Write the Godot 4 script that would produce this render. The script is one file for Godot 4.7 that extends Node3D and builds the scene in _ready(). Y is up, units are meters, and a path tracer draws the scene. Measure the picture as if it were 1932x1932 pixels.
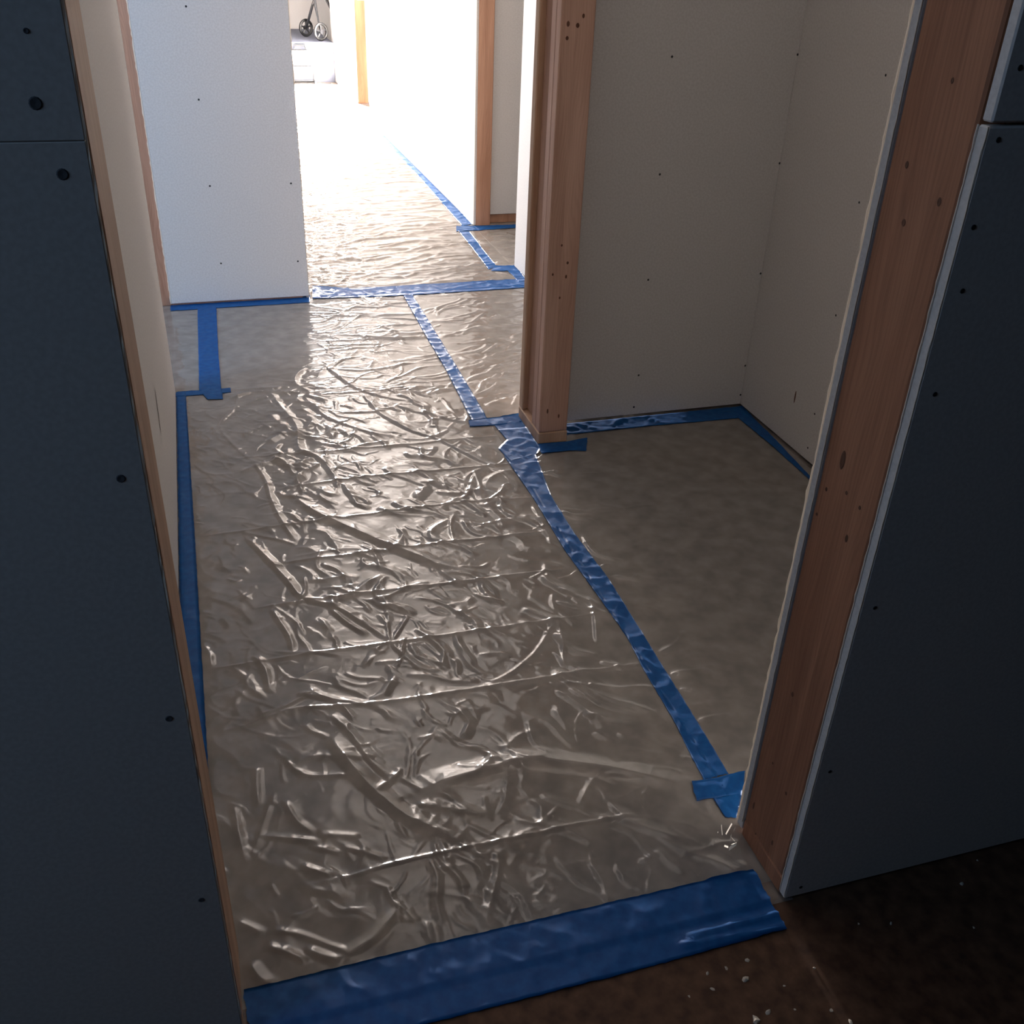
extends Node3D

# ---------------------------------------------------------------- camera numbers (image 1932 x 1932)
const F := 1852.674
const EYE := Vector3(0, 1.37, 0)
var cam_basis := Basis(Vector3(0.9572825, 0.0348120, 0.2870510), Vector3(0.1172486, 0.8607192, -0.4953941), Vector3(-0.2643159, 0.5078884, 0.8198698))
var rng := RandomNumberGenerator.new()
var M := {}
var used := {}
var strips := []
var sheets := []          # height fields of the plastic sheets
const CEIL := 2.44

func _ready() -> void:
	rng.seed = 7
	setup_view()
	materials()
	build_shell()
	build_front_wall()
	build_hall_left()
	build_alcove()
	build_far_hall()
	list_tapes()
	build_sheets()
	build_tapes()
	build_far_things()
	build_small_things()

# ---------------------------------------------------------------- view and light
func setup_view() -> void:
	var c := Camera3D.new()
	c.name = "camera"
	c.fov = 55.0758
	c.near = 0.05
	c.far = 60.0
	c.transform = Transform3D(cam_basis, EYE)
	add_child(c)
	c.current = true
	var e := Environment.new()
	e.background_mode = Environment.BG_COLOR
	e.background_color = Color(0.30, 0.42, 0.55)
	e.background_energy_multiplier = 1.0
	e.ambient_light_source = Environment.AMBIENT_SOURCE_BG
	e.tonemap_mode = Environment.TONE_MAPPER_LINEAR
	e.tonemap_exposure = 1.0
	e.sdfgi_enabled = true
	e.ssao_enabled = true
	e.ssil_enabled = true
	var w := WorldEnvironment.new()
	w.name = "environment"
	w.environment = e
	add_child(w)

func ray(u: float, v: float) -> Vector3:
	return cam_basis * Vector3((u - 966.0) / F, -(v - 966.0) / F, -1.0)
func on_y(u: float, v: float, y := 0.0) -> Vector3:
	var d := ray(u, v)
	return EYE + d * ((y - EYE.y) / d.y)
func on_z(u: float, v: float, z: float) -> Vector3:
	var d := ray(u, v)
	return EYE + d * ((z - EYE.z) / d.z)
func on_x(u: float, v: float, x: float) -> Vector3:
	var d := ray(u, v)
	return EYE + d * ((x - EYE.x) / d.x)
func fl(u: float, v: float) -> Vector2:
	var p := on_y(u, v)
	return Vector2(p.x, p.z)

# ---------------------------------------------------------------- naming
func numbered(called: String) -> String:
	var n: int = used.get(called, 0)
	used[called] = n + 1
	return called if n == 0 else "%s_%03d" % [called, n]

func thing(called: String, label: String, category: String, at := Vector3.ZERO, group := "") -> Node3D:
	var o := Node3D.new()
	o.name = numbered(called)
	o.position = at
	add_child(o)
	tag(o, label, category, group)
	return o

func tag(o: Node3D, label: String, category := "", group := "", kind := "") -> void:
	if label: o.set_meta("label", label)
	if category: o.set_meta("category", category)
	if group: o.set_meta("group", group)
	if kind: o.set_meta("kind", kind)

func structure(called: String, label: String, category: String) -> Node3D:
	var o := Node3D.new()
	o.name = called
	add_child(o)
	tag(o, label, category, "", "structure")
	return o

func put(called: String, mesh: Mesh, mat: Material, parent: Node = self, at := Vector3.ZERO) -> MeshInstance3D:
	var o := MeshInstance3D.new()
	o.name = called if parent != self else numbered(called)
	o.mesh = mesh
	o.material_override = mat
	o.position = at
	o.cast_shadow = GeometryInstance3D.SHADOW_CASTING_SETTING_ON
	parent.add_child(o, true)
	return o

# ---------------------------------------------------------------- meshes
func tri(st: SurfaceTool, a: Vector3, b: Vector3, c: Vector3, mid: Vector3) -> void:
	var n := (b - a).cross(c - a)
	if n.length_squared() < 1e-18: return
	n = n.normalized()
	if n.dot((a + b + c) / 3.0 - mid) < 0.0:
		n = -n
	else:
		var t := b
		b = c
		c = t
	for p in [a, b, c]:
		st.set_normal(n)
		st.add_vertex(p)

func quad(st: SurfaceTool, a: Vector3, b: Vector3, c: Vector3, d: Vector3, mid: Vector3) -> void:
	tri(st, a, b, c, mid)
	tri(st, a, c, d, mid)

# chamfered box from corner lo to corner hi
func add_box(st: SurfaceTool, lo: Vector3, hi: Vector3, r := 0.0015) -> void:
	var m := (lo + hi) / 2.0
	var h := (hi - lo) / 2.0
	r = minf(r, minf(h.x, minf(h.y, h.z)) * 0.6)
	var p := func(sx: int, sy: int, sz: int, ax: int) -> Vector3:
		var v := Vector3(sx * h.x, sy * h.y, sz * h.z)
		if ax != 0: v.x -= sx * r
		if ax != 1: v.y -= sy * r
		if ax != 2: v.z -= sz * r
		return m + v
	for s in [-1, 1]:
		quad(st, p.call(s, -1, -1, 0), p.call(s, 1, -1, 0), p.call(s, 1, 1, 0), p.call(s, -1, 1, 0), m)
		quad(st, p.call(-1, s, -1, 1), p.call(1, s, -1, 1), p.call(1, s, 1, 1), p.call(-1, s, 1, 1), m)
		quad(st, p.call(-1, -1, s, 2), p.call(1, -1, s, 2), p.call(1, 1, s, 2), p.call(-1, 1, s, 2), m)
		for t in [-1, 1]:
			quad(st, p.call(s, t, -1, 0), p.call(s, t, 1, 0), p.call(s, t, 1, 1), p.call(s, t, -1, 1), m)
			quad(st, p.call(s, -1, t, 0), p.call(s, 1, t, 0), p.call(s, 1, t, 2), p.call(s, -1, t, 2), m)
			quad(st, p.call(-1, s, t, 1), p.call(1, s, t, 1), p.call(1, s, t, 2), p.call(-1, s, t, 2), m)
			for q in [-1, 1]:
				tri(st, p.call(s, t, q, 0), p.call(s, t, q, 1), p.call(s, t, q, 2), m)

func begin() -> SurfaceTool:
	var st := SurfaceTool.new()
	st.begin(Mesh.PRIMITIVE_TRIANGLES)
	return st

func box(called: String, lo: Vector3, hi: Vector3, mat: Material, parent: Node = self, r := 0.0015) -> MeshInstance3D:
	var st := begin()
	add_box(st, lo, hi, r)
	return put(called, st.commit(), mat, parent)

# tube along points
func add_tube(st: SurfaceTool, pts: Array, r: float, sides := 10) -> void:
	var rings := []
	for i in pts.size():
		var a: Vector3 = pts[maxi(i - 1, 0)]
		var b: Vector3 = pts[mini(i + 1, pts.size() - 1)]
		var d := (b - a).normalized()
		var x := d.cross(Vector3.UP if absf(d.y) < 0.9 else Vector3.RIGHT).normalized()
		var y := d.cross(x)
		var ring := []
		for k in sides:
			var t := TAU * k / sides
			ring.append((pts[i] as Vector3) + (x * cos(t) + y * sin(t)) * r)
		rings.append(ring)
	for i in pts.size() - 1:
		var mid: Vector3 = (pts[i] + pts[i + 1]) / 2.0
		for k in sides:
			var k2 := (k + 1) % sides
			quad(st, rings[i][k], rings[i][k2], rings[i + 1][k2], rings[i + 1][k], mid)
	for e in [0, pts.size() - 1]:
		var inner: Vector3 = pts[1] if e == 0 else pts[e - 1]
		for k in sides:
			tri(st, pts[e], rings[e][k], rings[e][(k + 1) % sides], inner)

# disc with a rim whose axis is n: screw heads, knots
func disc_mesh(r: float, h: float, n: Vector3, stretch := Vector3.ONE, sides := 12) -> Mesh:
	var st := begin()
	var x := n.cross(Vector3.UP if absf(n.y) < 0.9 else Vector3.RIGHT).normalized()
	var y := n.cross(x)
	var top := []
	var low := []
	for k in sides:
		var t := TAU * k / sides
		var d := (x * cos(t) + y * sin(t)) * stretch
		top.append(d * r * 0.8 + n * h)
		low.append(d * r)
	for k in sides:
		var k2 := (k + 1) % sides
		quad(st, low[k], low[k2], top[k2], top[k], -n * r)
		tri(st, n * h * 0.45, top[k], top[k2], -n * r)
	return st.commit()

# ---------------------------------------------------------------- materials
func noise_tex(freq: float, lo: Color, hi: Color, seed_ := 1, kind := FastNoiseLite.TYPE_SIMPLEX, size := 512, oct := 4) -> NoiseTexture2D:
	var n := FastNoiseLite.new()
	n.noise_type = kind
	n.frequency = freq
	n.seed = seed_
	n.fractal_octaves = oct
	var t := NoiseTexture2D.new()
	t.width = size
	t.height = size
	t.seamless = true
	t.noise = n
	var g := Gradient.new()
	g.set_color(0, lo)
	g.set_color(1, hi)
	t.color_ramp = g
	return t

func wood_image(seed_: int, light: Color, dark: Color) -> ImageTexture:
	var w := 256
	var h := 512
	var im := Image.create(w, h, false, Image.FORMAT_RGB8)
	var n := FastNoiseLite.new()
	n.seed = seed_
	n.frequency = 0.012
	n.fractal_octaves = 3
	var fine := FastNoiseLite.new()
	fine.seed = seed_ + 5
	fine.frequency = 0.35
	var blot := FastNoiseLite.new()
	blot.seed = seed_ + 9
	blot.frequency = 0.01
	for j in h:
		for i in w:
			var warp := n.get_noise_2d(i * 0.6, j * 0.45) * 30.0
			var ring := 0.5 + 0.5 * sin((i + warp) * 0.8)
			ring = pow(ring, 2.2)
			var g := fine.get_noise_2d(i, j * 0.05) * 0.5
			var k := clampf(0.16 * ring + 0.5 * g + 0.55 * (0.5 + blot.get_noise_2d(i, j * 0.4)), 0.0, 1.0)
			im.set_pixel(i, j, light.lerp(dark, k))
	return ImageTexture.create_from_image(im)

func mat(color: Color, rough := 0.9, tex: Texture2D = null, scale := Vector3.ONE, spec := 0.5) -> StandardMaterial3D:
	var m := StandardMaterial3D.new()
	m.albedo_color = color
	m.roughness = rough
	m.metallic_specular = spec
	if tex:
		m.albedo_texture = tex
		m.uv1_triplanar = true
		m.uv1_world_triplanar = true
		m.uv1_scale = scale
	return m

func materials() -> void:
	var speck := noise_tex(0.09, Color(0.93, 0.925, 0.92), Color(1, 1, 1), 3)
	M.drywall = mat(Color(0.88, 0.87, 0.86), 0.85, speck, Vector3(2.3, 2.3, 2.3), 0.35)
	M.gypsum = mat(Color(0.74, 0.73, 0.71), 1.0, noise_tex(0.2, Color(0.82, 0.82, 0.82), Color(1, 1, 1), 4), Vector3(5, 5, 5), 0.2)
	M.paper = mat(Color(0.88, 0.85, 0.80), 0.8)
	M.torn_paper = mat(Color(0.90, 0.87, 0.82), 0.8)
	M.torn_paper.backlight_enabled = true
	M.torn_paper.backlight = Color(0.62, 0.60, 0.57)
	M.wood = mat(Color(1, 1, 1), 0.65, wood_image(11, Color(0.86, 0.73, 0.62), Color(0.68, 0.53, 0.43)), Vector3(5.0, 0.55, 5.0), 0.4)
	M.wood_red = mat(Color(1, 1, 1), 0.65, wood_image(23, Color(0.79, 0.62, 0.52), Color(0.60, 0.43, 0.34)), Vector3(4.2, 0.5, 4.2), 0.4)
	M.wood_jamb = mat(Color(1, 1, 1), 0.65, wood_image(37, Color(0.72, 0.51, 0.39), Color(0.52, 0.34, 0.25)), Vector3(4.2, 0.5, 4.2), 0.4)
	M.wood_flare_pale = mat(Color(1, 1, 1), 0.65, wood_image(41, Color(0.88, 0.73, 0.65), Color(0.72, 0.55, 0.47)), Vector3(4.2, 0.5, 4.2), 0.4)  # lightened and pinked to stand in for lens flare over the post
	M.knot = mat(Color(0.42, 0.27, 0.19), 0.7)
	M.dimple = mat(Color(0.34, 0.35, 0.37), 0.9)
	M.dimming_grey = mat(Color(1, 1, 1), 0.85, noise_tex(0.05, Color(0.45, 0.455, 0.465), Color(0.58, 0.585, 0.595), 15), Vector3(1.2, 1.2, 1.2), 0.3)  # grey tone given to unseen rooms so less light bounces back
	var glass := StandardMaterial3D.new()
	glass.albedo_color = Color(0.9, 0.95, 1.0, 0.05)
	glass.transparency = BaseMaterial3D.TRANSPARENCY_ALPHA
	glass.roughness = 0.02
	M.glass = glass
	M.screw = mat(Color(0.13, 0.13, 0.14), 0.6)
	M.concrete = mat(Color(1, 1, 1), 0.8, noise_tex(0.012, Color(0.42, 0.385, 0.36), Color(0.62, 0.58, 0.55), 8, FastNoiseLite.TYPE_SIMPLEX, 1024, 6), Vector3(0.9, 0.9, 0.9), 0.4)
	M.subfloor = mat(Color(1, 1, 1), 0.75, noise_tex(0.02, Color(0.28, 0.19, 0.14), Color(0.45, 0.33, 0.25), 12, FastNoiseLite.TYPE_SIMPLEX, 1024, 6), Vector3(1.1, 1.1, 1.1), 0.4)
	M.ceiling = mat(Color(0.92, 0.91, 0.905), 0.95, speck, Vector3(2, 2, 2), 0.2)
	M.tape = mat(Color(1, 1, 1), 0.5, noise_tex(0.03, Color(0.05, 0.30, 0.55), Color(0.09, 0.38, 0.65), 21), Vector3(2, 2, 2), 0.34)
	var film := StandardMaterial3D.new()
	film.albedo_color = Color(0.84, 0.825, 0.80, 0.20)
	film.transparency = BaseMaterial3D.TRANSPARENCY_ALPHA
	film.roughness = 0.13
	film.metallic_specular = 0.6
	film.cull_mode = BaseMaterial3D.CULL_DISABLED
	M.film = film
	M.platform = mat(Color(0.36, 0.38, 0.44), 0.7, speck, Vector3(1, 1, 1))
	M.dark_plastic = mat(Color(0.06, 0.065, 0.075), 0.5)
	M.grey_metal = mat(Color(0.12, 0.125, 0.14), 0.5)
	M.plaster = mat(Color(0.78, 0.74, 0.68), 0.95)
	var lens := StandardMaterial3D.new()
	lens.albedo_color = Color(1, 1, 1)
	lens.emission_enabled = true
	lens.emission = Color(1, 0.97, 0.92)
	lens.emission_energy_multiplier = 30.0
	M.lens = lens

# ---------------------------------------------------------------- shell
func build_shell() -> void:
	var f := structure("floor", "grey brown concrete floor under the clear plastic sheeting", "floor")
	box("slab", Vector3(-7.1, -0.12, -13.0), Vector3(3.1, 0, -0.93), M.concrete, f, 0.0)
	var sub := structure("floor_front", "dark brown subfloor boards scattered with plaster crumbs before the doorway", "floor")
	box("slab", Vector3(-2.6, -0.12, -0.93), Vector3(9.1, 0, 10.1), M.subfloor, sub, 0.0)
	var c := structure("ceiling", "flat unpainted drywall ceiling over the rooms and corridor, greyed above unseen rooms to dim them", "ceiling")
	box("slab", Vector3(-2.6, CEIL, -8.7), Vector3(3.1, CEIL + 0.1, -0.93), M.ceiling, c, 0.0)
	box("slab", Vector3(-7.1, 3.2, -13.0), Vector3(3.1, 3.3, -8.6), M.dimming_grey, c, 0.0)  # unseen store room ceiling, greyed to hold the light down
	box("slab", Vector3(-2.6, 3.2, -0.93), Vector3(9.1, 3.3, 10.1), M.dimming_grey, c, 0.0)  # raised and greyed to keep bounce light off the front wall
	var a := structure("wall_back", "unseen wall greyed to keep the front room dark behind the doorway", "wall")
	box("drywall_panel", Vector3(-2.5, 0, 10.0), Vector3(9.0, 3.2, 10.1), M.dimming_grey, a)
	var a3 := structure("wall_front_room_right", "unseen side wall greyed to keep the front room dark, right", "wall")
	box("drywall_panel", Vector3(9.0, 0, -0.93), Vector3(9.1, 3.2, 10.1), M.dimming_grey, a3)
	var a2 := structure("wall_front_room_left", "unseen side wall greyed to keep the front room dark, left", "wall")
	window_wall(a2, -2.6, -2.5, -0.93, 10.1, -0.7, 0.3, 1.6, 2.35, M.dimming_grey, "window_2", 1.4)  # unseen window added to put cool fill on the left front wall
	box("dimming_wall", Vector3(-2.6, CEIL, -0.93), Vector3(-2.5, 3.2, 10.1), M.dimming_grey, a2)
	var b := structure("wall_outer_left", "bare drywall outer wall at the left of the rooms", "wall")
	window_wall(b, -2.6, -2.5, -8.7, -0.93, -2.9, -1.6, 0.8, 2.1, M.drywall, "window_1", 6.2)
	var d := structure("wall_outer_right", "bare drywall outer wall at the right of the rooms", "wall")
	box("drywall_panel", Vector3(3.0, 0, -8.6), Vector3(3.1, CEIL, -0.93), M.drywall, d)
	box("dimming_wall", Vector3(3.0, 0, -13.0), Vector3(3.1, 3.2, -8.6), M.dimming_grey, d)
	var g := structure("wall_far", "pale drywall far wall behind the raised platform", "wall")
	box("drywall_panel", Vector3(-7.0, 0, -13.0), Vector3(3.0, 3.2, -12.32), M.drywall, g)
	var k := structure("wall_store_left", "unseen wall greyed to keep the open store room dark past the corridor", "wall")
	box("dimming_wall", Vector3(-7.1, 0, -13.0), Vector3(-7.0, 3.2, -8.6), M.dimming_grey, k)
	var k2 := structure("wall_store_front", "unseen wall greyed to hold light down beside the far corridor mouth", "wall")
	box("dimming_wall", Vector3(-7.0, 0, -8.8), Vector3(-2.5, 3.2, -8.7), M.dimming_grey, k2)
	box("dimming_wall", Vector3(-2.5, CEIL, -8.8), Vector3(3.0, 3.2, -8.7), M.dimming_grey, k2)

# outer wall across x with one window opening to the sky; an area light in the opening gives its daylight, added fill in the front room
func window_wall(parent: Node3D, xa: float, xb: float, za: float, zb: float, wa: float, wb: float, ya: float, yb: float, m: Material, called: String, energy: float) -> void:
	box("panel", Vector3(xa, 0, za), Vector3(xb, CEIL, wa), m, parent, 0.0)
	box("panel", Vector3(xa, 0, wb), Vector3(xb, CEIL, zb), m, parent, 0.0)
	box("panel", Vector3(xa, 0, wa), Vector3(xb, ya, wb), m, parent, 0.0)
	box("panel", Vector3(xa, yb, wa), Vector3(xb, CEIL, wb), m, parent, 0.0)
	var w := structure(called, "plain daylight window in the outer wall, %s of the doorway wall" % ("behind" if called == "window_1" else "added unseen for cool fill in front"), "window")
	var st := begin()
	for q in [[wa, wa + 0.05, ya, yb], [wb - 0.05, wb, ya, yb], [wa + 0.05, wb - 0.05, ya, ya + 0.05], [wa + 0.05, wb - 0.05, yb - 0.05, yb]]:
		add_box(st, Vector3(xa + 0.01, q[2], q[0]), Vector3(xb - 0.01, q[3], q[1]), 0.003)
	put("frame", st.commit(), M.paper, w)
	box("pane", Vector3(xa + 0.03, ya + 0.04, wa + 0.04), Vector3(xa + 0.036, yb - 0.04, wb - 0.04), M.glass, w, 0.0)
	var l := AreaLight3D.new()
	l.name = "daylight"
	l.area_size = Vector2(wb - wa - 0.1, yb - ya - 0.1)
	l.area_normalize_energy = true
	l.light_energy = energy
	l.light_color = Color(0.68, 0.83, 1.0)
	l.area_range = 30.0
	l.shadow_enabled = true
	l.position = Vector3(xa + 0.05, (ya + yb) / 2.0, (wa + wb) / 2.0)
	l.rotation.y = -PI / 2.0
	w.add_child(l)

# the wall with the doorway the camera looks through: near face z = -0.888, far face z = -1.052
const ZN := -0.888
const ZF := -1.052
const XL := -0.083
const XR := 0.786
const DRY := 0.0159

# a strip of torn paper along a vertical edge
func paper_edge(parent: Node, x: float, z: float, y0: float, y1: float, dx: float, seed_: int) -> void:
	var st := begin()
	var n := FastNoiseLite.new()
	n.seed = seed_
	n.frequency = 3.0
	var k := int((y1 - y0) / 0.012)
	for i in k:
		var ya := lerpf(y0, y1, float(i) / k)
		var yb := lerpf(y0, y1, float(i + 1) / k)
		var a := dx * (1.0 + 0.8 * n.get_noise_1d(ya * 9.0) + 0.5 * n.get_noise_1d(ya * 40.0))
		var b := dx * (1.0 + 0.8 * n.get_noise_1d(yb * 9.0) + 0.5 * n.get_noise_1d(yb * 40.0))
		var za := z + 0.0012 * n.get_noise_1d(ya * 17.0 + 50.0)
		var zb := z + 0.0012 * n.get_noise_1d(yb * 17.0 + 50.0)
		var t := 0.0007
		var mid := Vector3(x, (ya + yb) / 2.0, z)
		quad(st, Vector3(x, ya, z + t), Vector3(x, yb, z + t), Vector3(x + b, yb, zb + t), Vector3(x + a, ya, za + t), mid + Vector3(0, 0, -1))
		quad(st, Vector3(x, ya, z - t), Vector3(x, yb, z - t), Vector3(x + b, yb, zb - t), Vector3(x + a, ya, za - t), mid + Vector3(0, 0, 1))
		quad(st, Vector3(x + a, ya, za - t), Vector3(x + b, yb, zb - t), Vector3(x + b, yb, zb + t), Vector3(x + a, ya, za + t), mid)
	put("paper_edge", st.commit(), M.torn_paper, parent)

func screw_at(parent: Node, p: Vector3, n: Vector3, r := 0.0042) -> void:
	put("screw", disc_mesh(r, 0.0006, n), M.screw, parent, p)

func build_front_wall() -> void:
	# left of the doorway
	var w := structure("wall_front_left", "dark shadowed drywall wall left of the doorway with black screw heads", "wall")
	box("drywall_panel", Vector3(-2.5, 0.012, ZN - DRY), Vector3(XL - 0.001, 1.2145, ZN), M.drywall, w, 0.0008)
	box("drywall_panel", Vector3(-2.5, 1.2150, ZN - DRY), Vector3(XL - 0.001, 3.2, ZN), M.drywall, w, 0.0008)
	box("drywall_panel", Vector3(-2.5, 0.012, ZF), Vector3(XL - 0.002, CEIL, ZF + DRY), M.drywall, w)
	box("stud", Vector3(XL - 0.038, 0.0, ZF + DRY), Vector3(XL, CEIL, ZN - DRY - 0.0015), M.wood, w, 0.003)
	box("stud", Vector3(XL - 0.0765, 0.0, ZF + DRY), Vector3(XL - 0.0385, CEIL, ZN - DRY), M.wood, w, 0.003)
	box("sole_plate", Vector3(-2.5, 0.0, ZF + DRY), Vector3(XL - 0.077, 0.038, ZN - DRY), M.wood, w, 0.003)
	paper_edge(w, XL - 0.001, ZN - 0.0008, 0.02, CEIL, 0.0016, 3)
	for p in [[67, 195, 0.0052], [118, 329, 0.0048], [228, 903, 0.0044], [319, 1356, 0.0042], [380, 1698, 0.004], [49, 58, 0.0022]]:
		put("screw", disc_mesh(p[2], 0.0006, Vector3(0, 0, 1)), M.dimple, w, on_z(p[0], p[1], ZN))
	# right of the doorway
	var r := structure("wall_front_right", "almost black drywall wall right of the doorway with reddish stud end", "wall")
	box("drywall_panel", Vector3(XR + 0.001, 0.006, ZN - DRY), Vector3(9.0, 1.2145, ZN), M.drywall, r, 0.002)
	box("drywall_panel", Vector3(XR + 0.003, 1.218, ZN - DRY), Vector3(9.0, 3.2, ZN), M.drywall, r, 0.002)
	box("drywall_panel", Vector3(XR, 0.012, ZF), Vector3(1.675, CEIL, ZF + DRY), M.drywall, r)
	box("stud", Vector3(XR + 0.002, 0.0385, ZF + DRY + 0.001), Vector3(XR + 0.040, CEIL, ZN - DRY - 0.004), M.wood_jamb, r, 0.003)
	box("stud", Vector3(XR + 0.041, 0.0385, ZF + DRY), Vector3(XR + 0.079, CEIL, ZN - DRY), M.wood, r, 0.003)
	box("sole_plate", Vector3(XR + 0.001, 0.0, ZF + DRY + 0.001), Vector3(3.0, 0.038, ZN - DRY), M.wood_jamb, r, 0.003)
	paper_edge(r, XR, ZF + 0.0008, 0.03, CEIL, -0.0026, 5)
	paper_edge(r, XR, ZF + DRY - 0.0008, 0.03, CEIL, -0.0012, 6)
	paper_edge(r, XR + 0.001, ZN - 0.0008, 0.01, 1.2145, -0.0010, 7)
	paper_edge(r, XR + 0.001, ZN - DRY + 0.0008, 0.01, 1.2145, -0.0016, 8)
	for p in [[1925, 128], [1884, 264], [1837, 429], [1816, 549], [1764, 744], [1651, 1147], [1566, 1456], [1511, 1674]]:
		screw_at(r, on_z(p[0], p[1], ZN), Vector3(0, 0, 1), 0.0032)
	for p in [[1711, 311, .005, 1.4], [1772, 381, .0055, 1.5], [1705, 420, .006, 1.2], [1797, 152, .004, 1.4], [1590, 868, .009, 2.6], [1559, 923, .0042, 1.2], [1597, 930, .0042, 1.2], [1622, 958, .0042, 1.2], [1541, 970, .0036, 1.2], [1597, 1016, .005, 2.0], [1495, 1310, .0045, 1.6], [1458, 1440, .003, 1.4], [1483, 1497, .004, 1.4], [1422, 1520, .0035, 4.0], [1457, 1590, .004, 2.4], [1426, 1573, .003, 1.4]]:
		put("knot", disc_mesh(p[2] * 0.62, 0.0006, Vector3(-1, 0, 0), Vector3(1, p[3], 1)), M.knot, r, on_x(p[0], p[1], XR + 0.002))
	# over the doorway
	var h := structure("wall_front_header", "drywall covered header beam above the doorway", "wall")
	box("header", Vector3(XL, 2.11, ZF), Vector3(XR, 3.2, ZN), M.drywall, h)

# left wall of the corridor, the opening behind it and the pale partition
const XH := -0.163
const ZE := -3.233
const ZP := -4.12
func build_hall_left() -> void:
	var w := structure("wall_hall_left", "cream drywall corridor wall behind the left door stud with gouge", "wall")
	box("drywall_panel", Vector3(XH - 0.0127, 0.0, ZE), Vector3(XH, CEIL, ZF), M.drywall, w, 0.003)
	box("drywall_panel", Vector3(XH - 0.115, 0.0, ZE), Vector3(XH - 0.102, CEIL, ZF), M.drywall, w)
	box("stud", Vector3(XH - 0.102, 0.0, ZE), Vector3(XH - 0.0127, CEIL, ZE + 0.038), M.wood, w)
	var a := on_x(291, 729, XH)
	var b := on_x(304, 823, XH)
	var st := begin()
	var m := (a + b) / 2.0
	var half := (b - a) / 2.0
	for i in 10:
		var t0 := -1.0 + 0.2 * i
		var t1 := t0 + 0.2
		var w0 := 0.011 * (1.0 - t0 * t0)
		var w1 := 0.011 * (1.0 - t1 * t1)
		var c0 := m + half * t0 + Vector3(0.0006, 0, 0)
		var c1 := m + half * t1 + Vector3(0.0006, 0, 0)
		quad(st, c0 + Vector3(0, 0, w0), c0 - Vector3(0, 0, w0), c1 - Vector3(0, 0, w1), c1 + Vector3(0, 0, w1), m - Vector3(1, 0, 0))
	put("gouge", st.commit(), mat(Color(0.36, 0.33, 0.29), 1.0), w)
	# pale partition facing the doorway
	var p := structure("wall_partition", "pale bluish drywall partition facing the doorway, blue tape at foot", "wall")
	box("drywall_panel", Vector3(-0.172, 0.012, ZP - 0.0127), Vector3(0.386, CEIL, ZP), M.drywall, p, 0.002)
	box("stud", Vector3(-0.210, 0.0, ZP - 0.105), Vector3(-0.172, CEIL, ZP - 0.0127), M.wood_red, p, 0.003)
	box("stud", Vector3(-0.260, 0.0, ZP - 0.105), Vector3(-0.2105, CEIL, ZP - 0.0127), M.wood, p, 0.003)
	box("sole_plate", Vector3(-0.172, 0.0, ZP - 0.105), Vector3(0.36, 0.038, ZP - 0.014), M.wood_red, p, 0.003)
	box("stud", Vector3(0.336, 0.038, ZP - 0.105), Vector3(0.374, CEIL, ZP - 0.0127), M.wood, p, 0.003)
	paper_edge(p, -0.172, ZP - 0.001, 0.012, CEIL, -0.004, 12)
	paper_edge(p, 0.386, ZP - 0.0118, 0.012, CEIL, 0.0025, 13)
	for q in [[351, 12], [375, 188], [396, 351], [417, 497], [549, 346], [562, 493]]:
		screw_at(p, on_z(q[0], q[1], ZP), Vector3(0, 0, 1), 0.0038)
	# corridor wall that runs on behind the partition, and the closed end of the left room
	var d := structure("wall_hall_far_left", "white drywall corridor wall running back behind the partition", "wall")
	box("drywall_panel", Vector3(0.374, 0.0, -6.0), Vector3(0.387, CEIL, ZP - 0.0127), M.drywall, d)
	box("drywall_panel", Vector3(-2.5, 0.0, ZP - 0.12), Vector3(-0.2605, CEIL, ZP - 0.0127), M.drywall, d)

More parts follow.
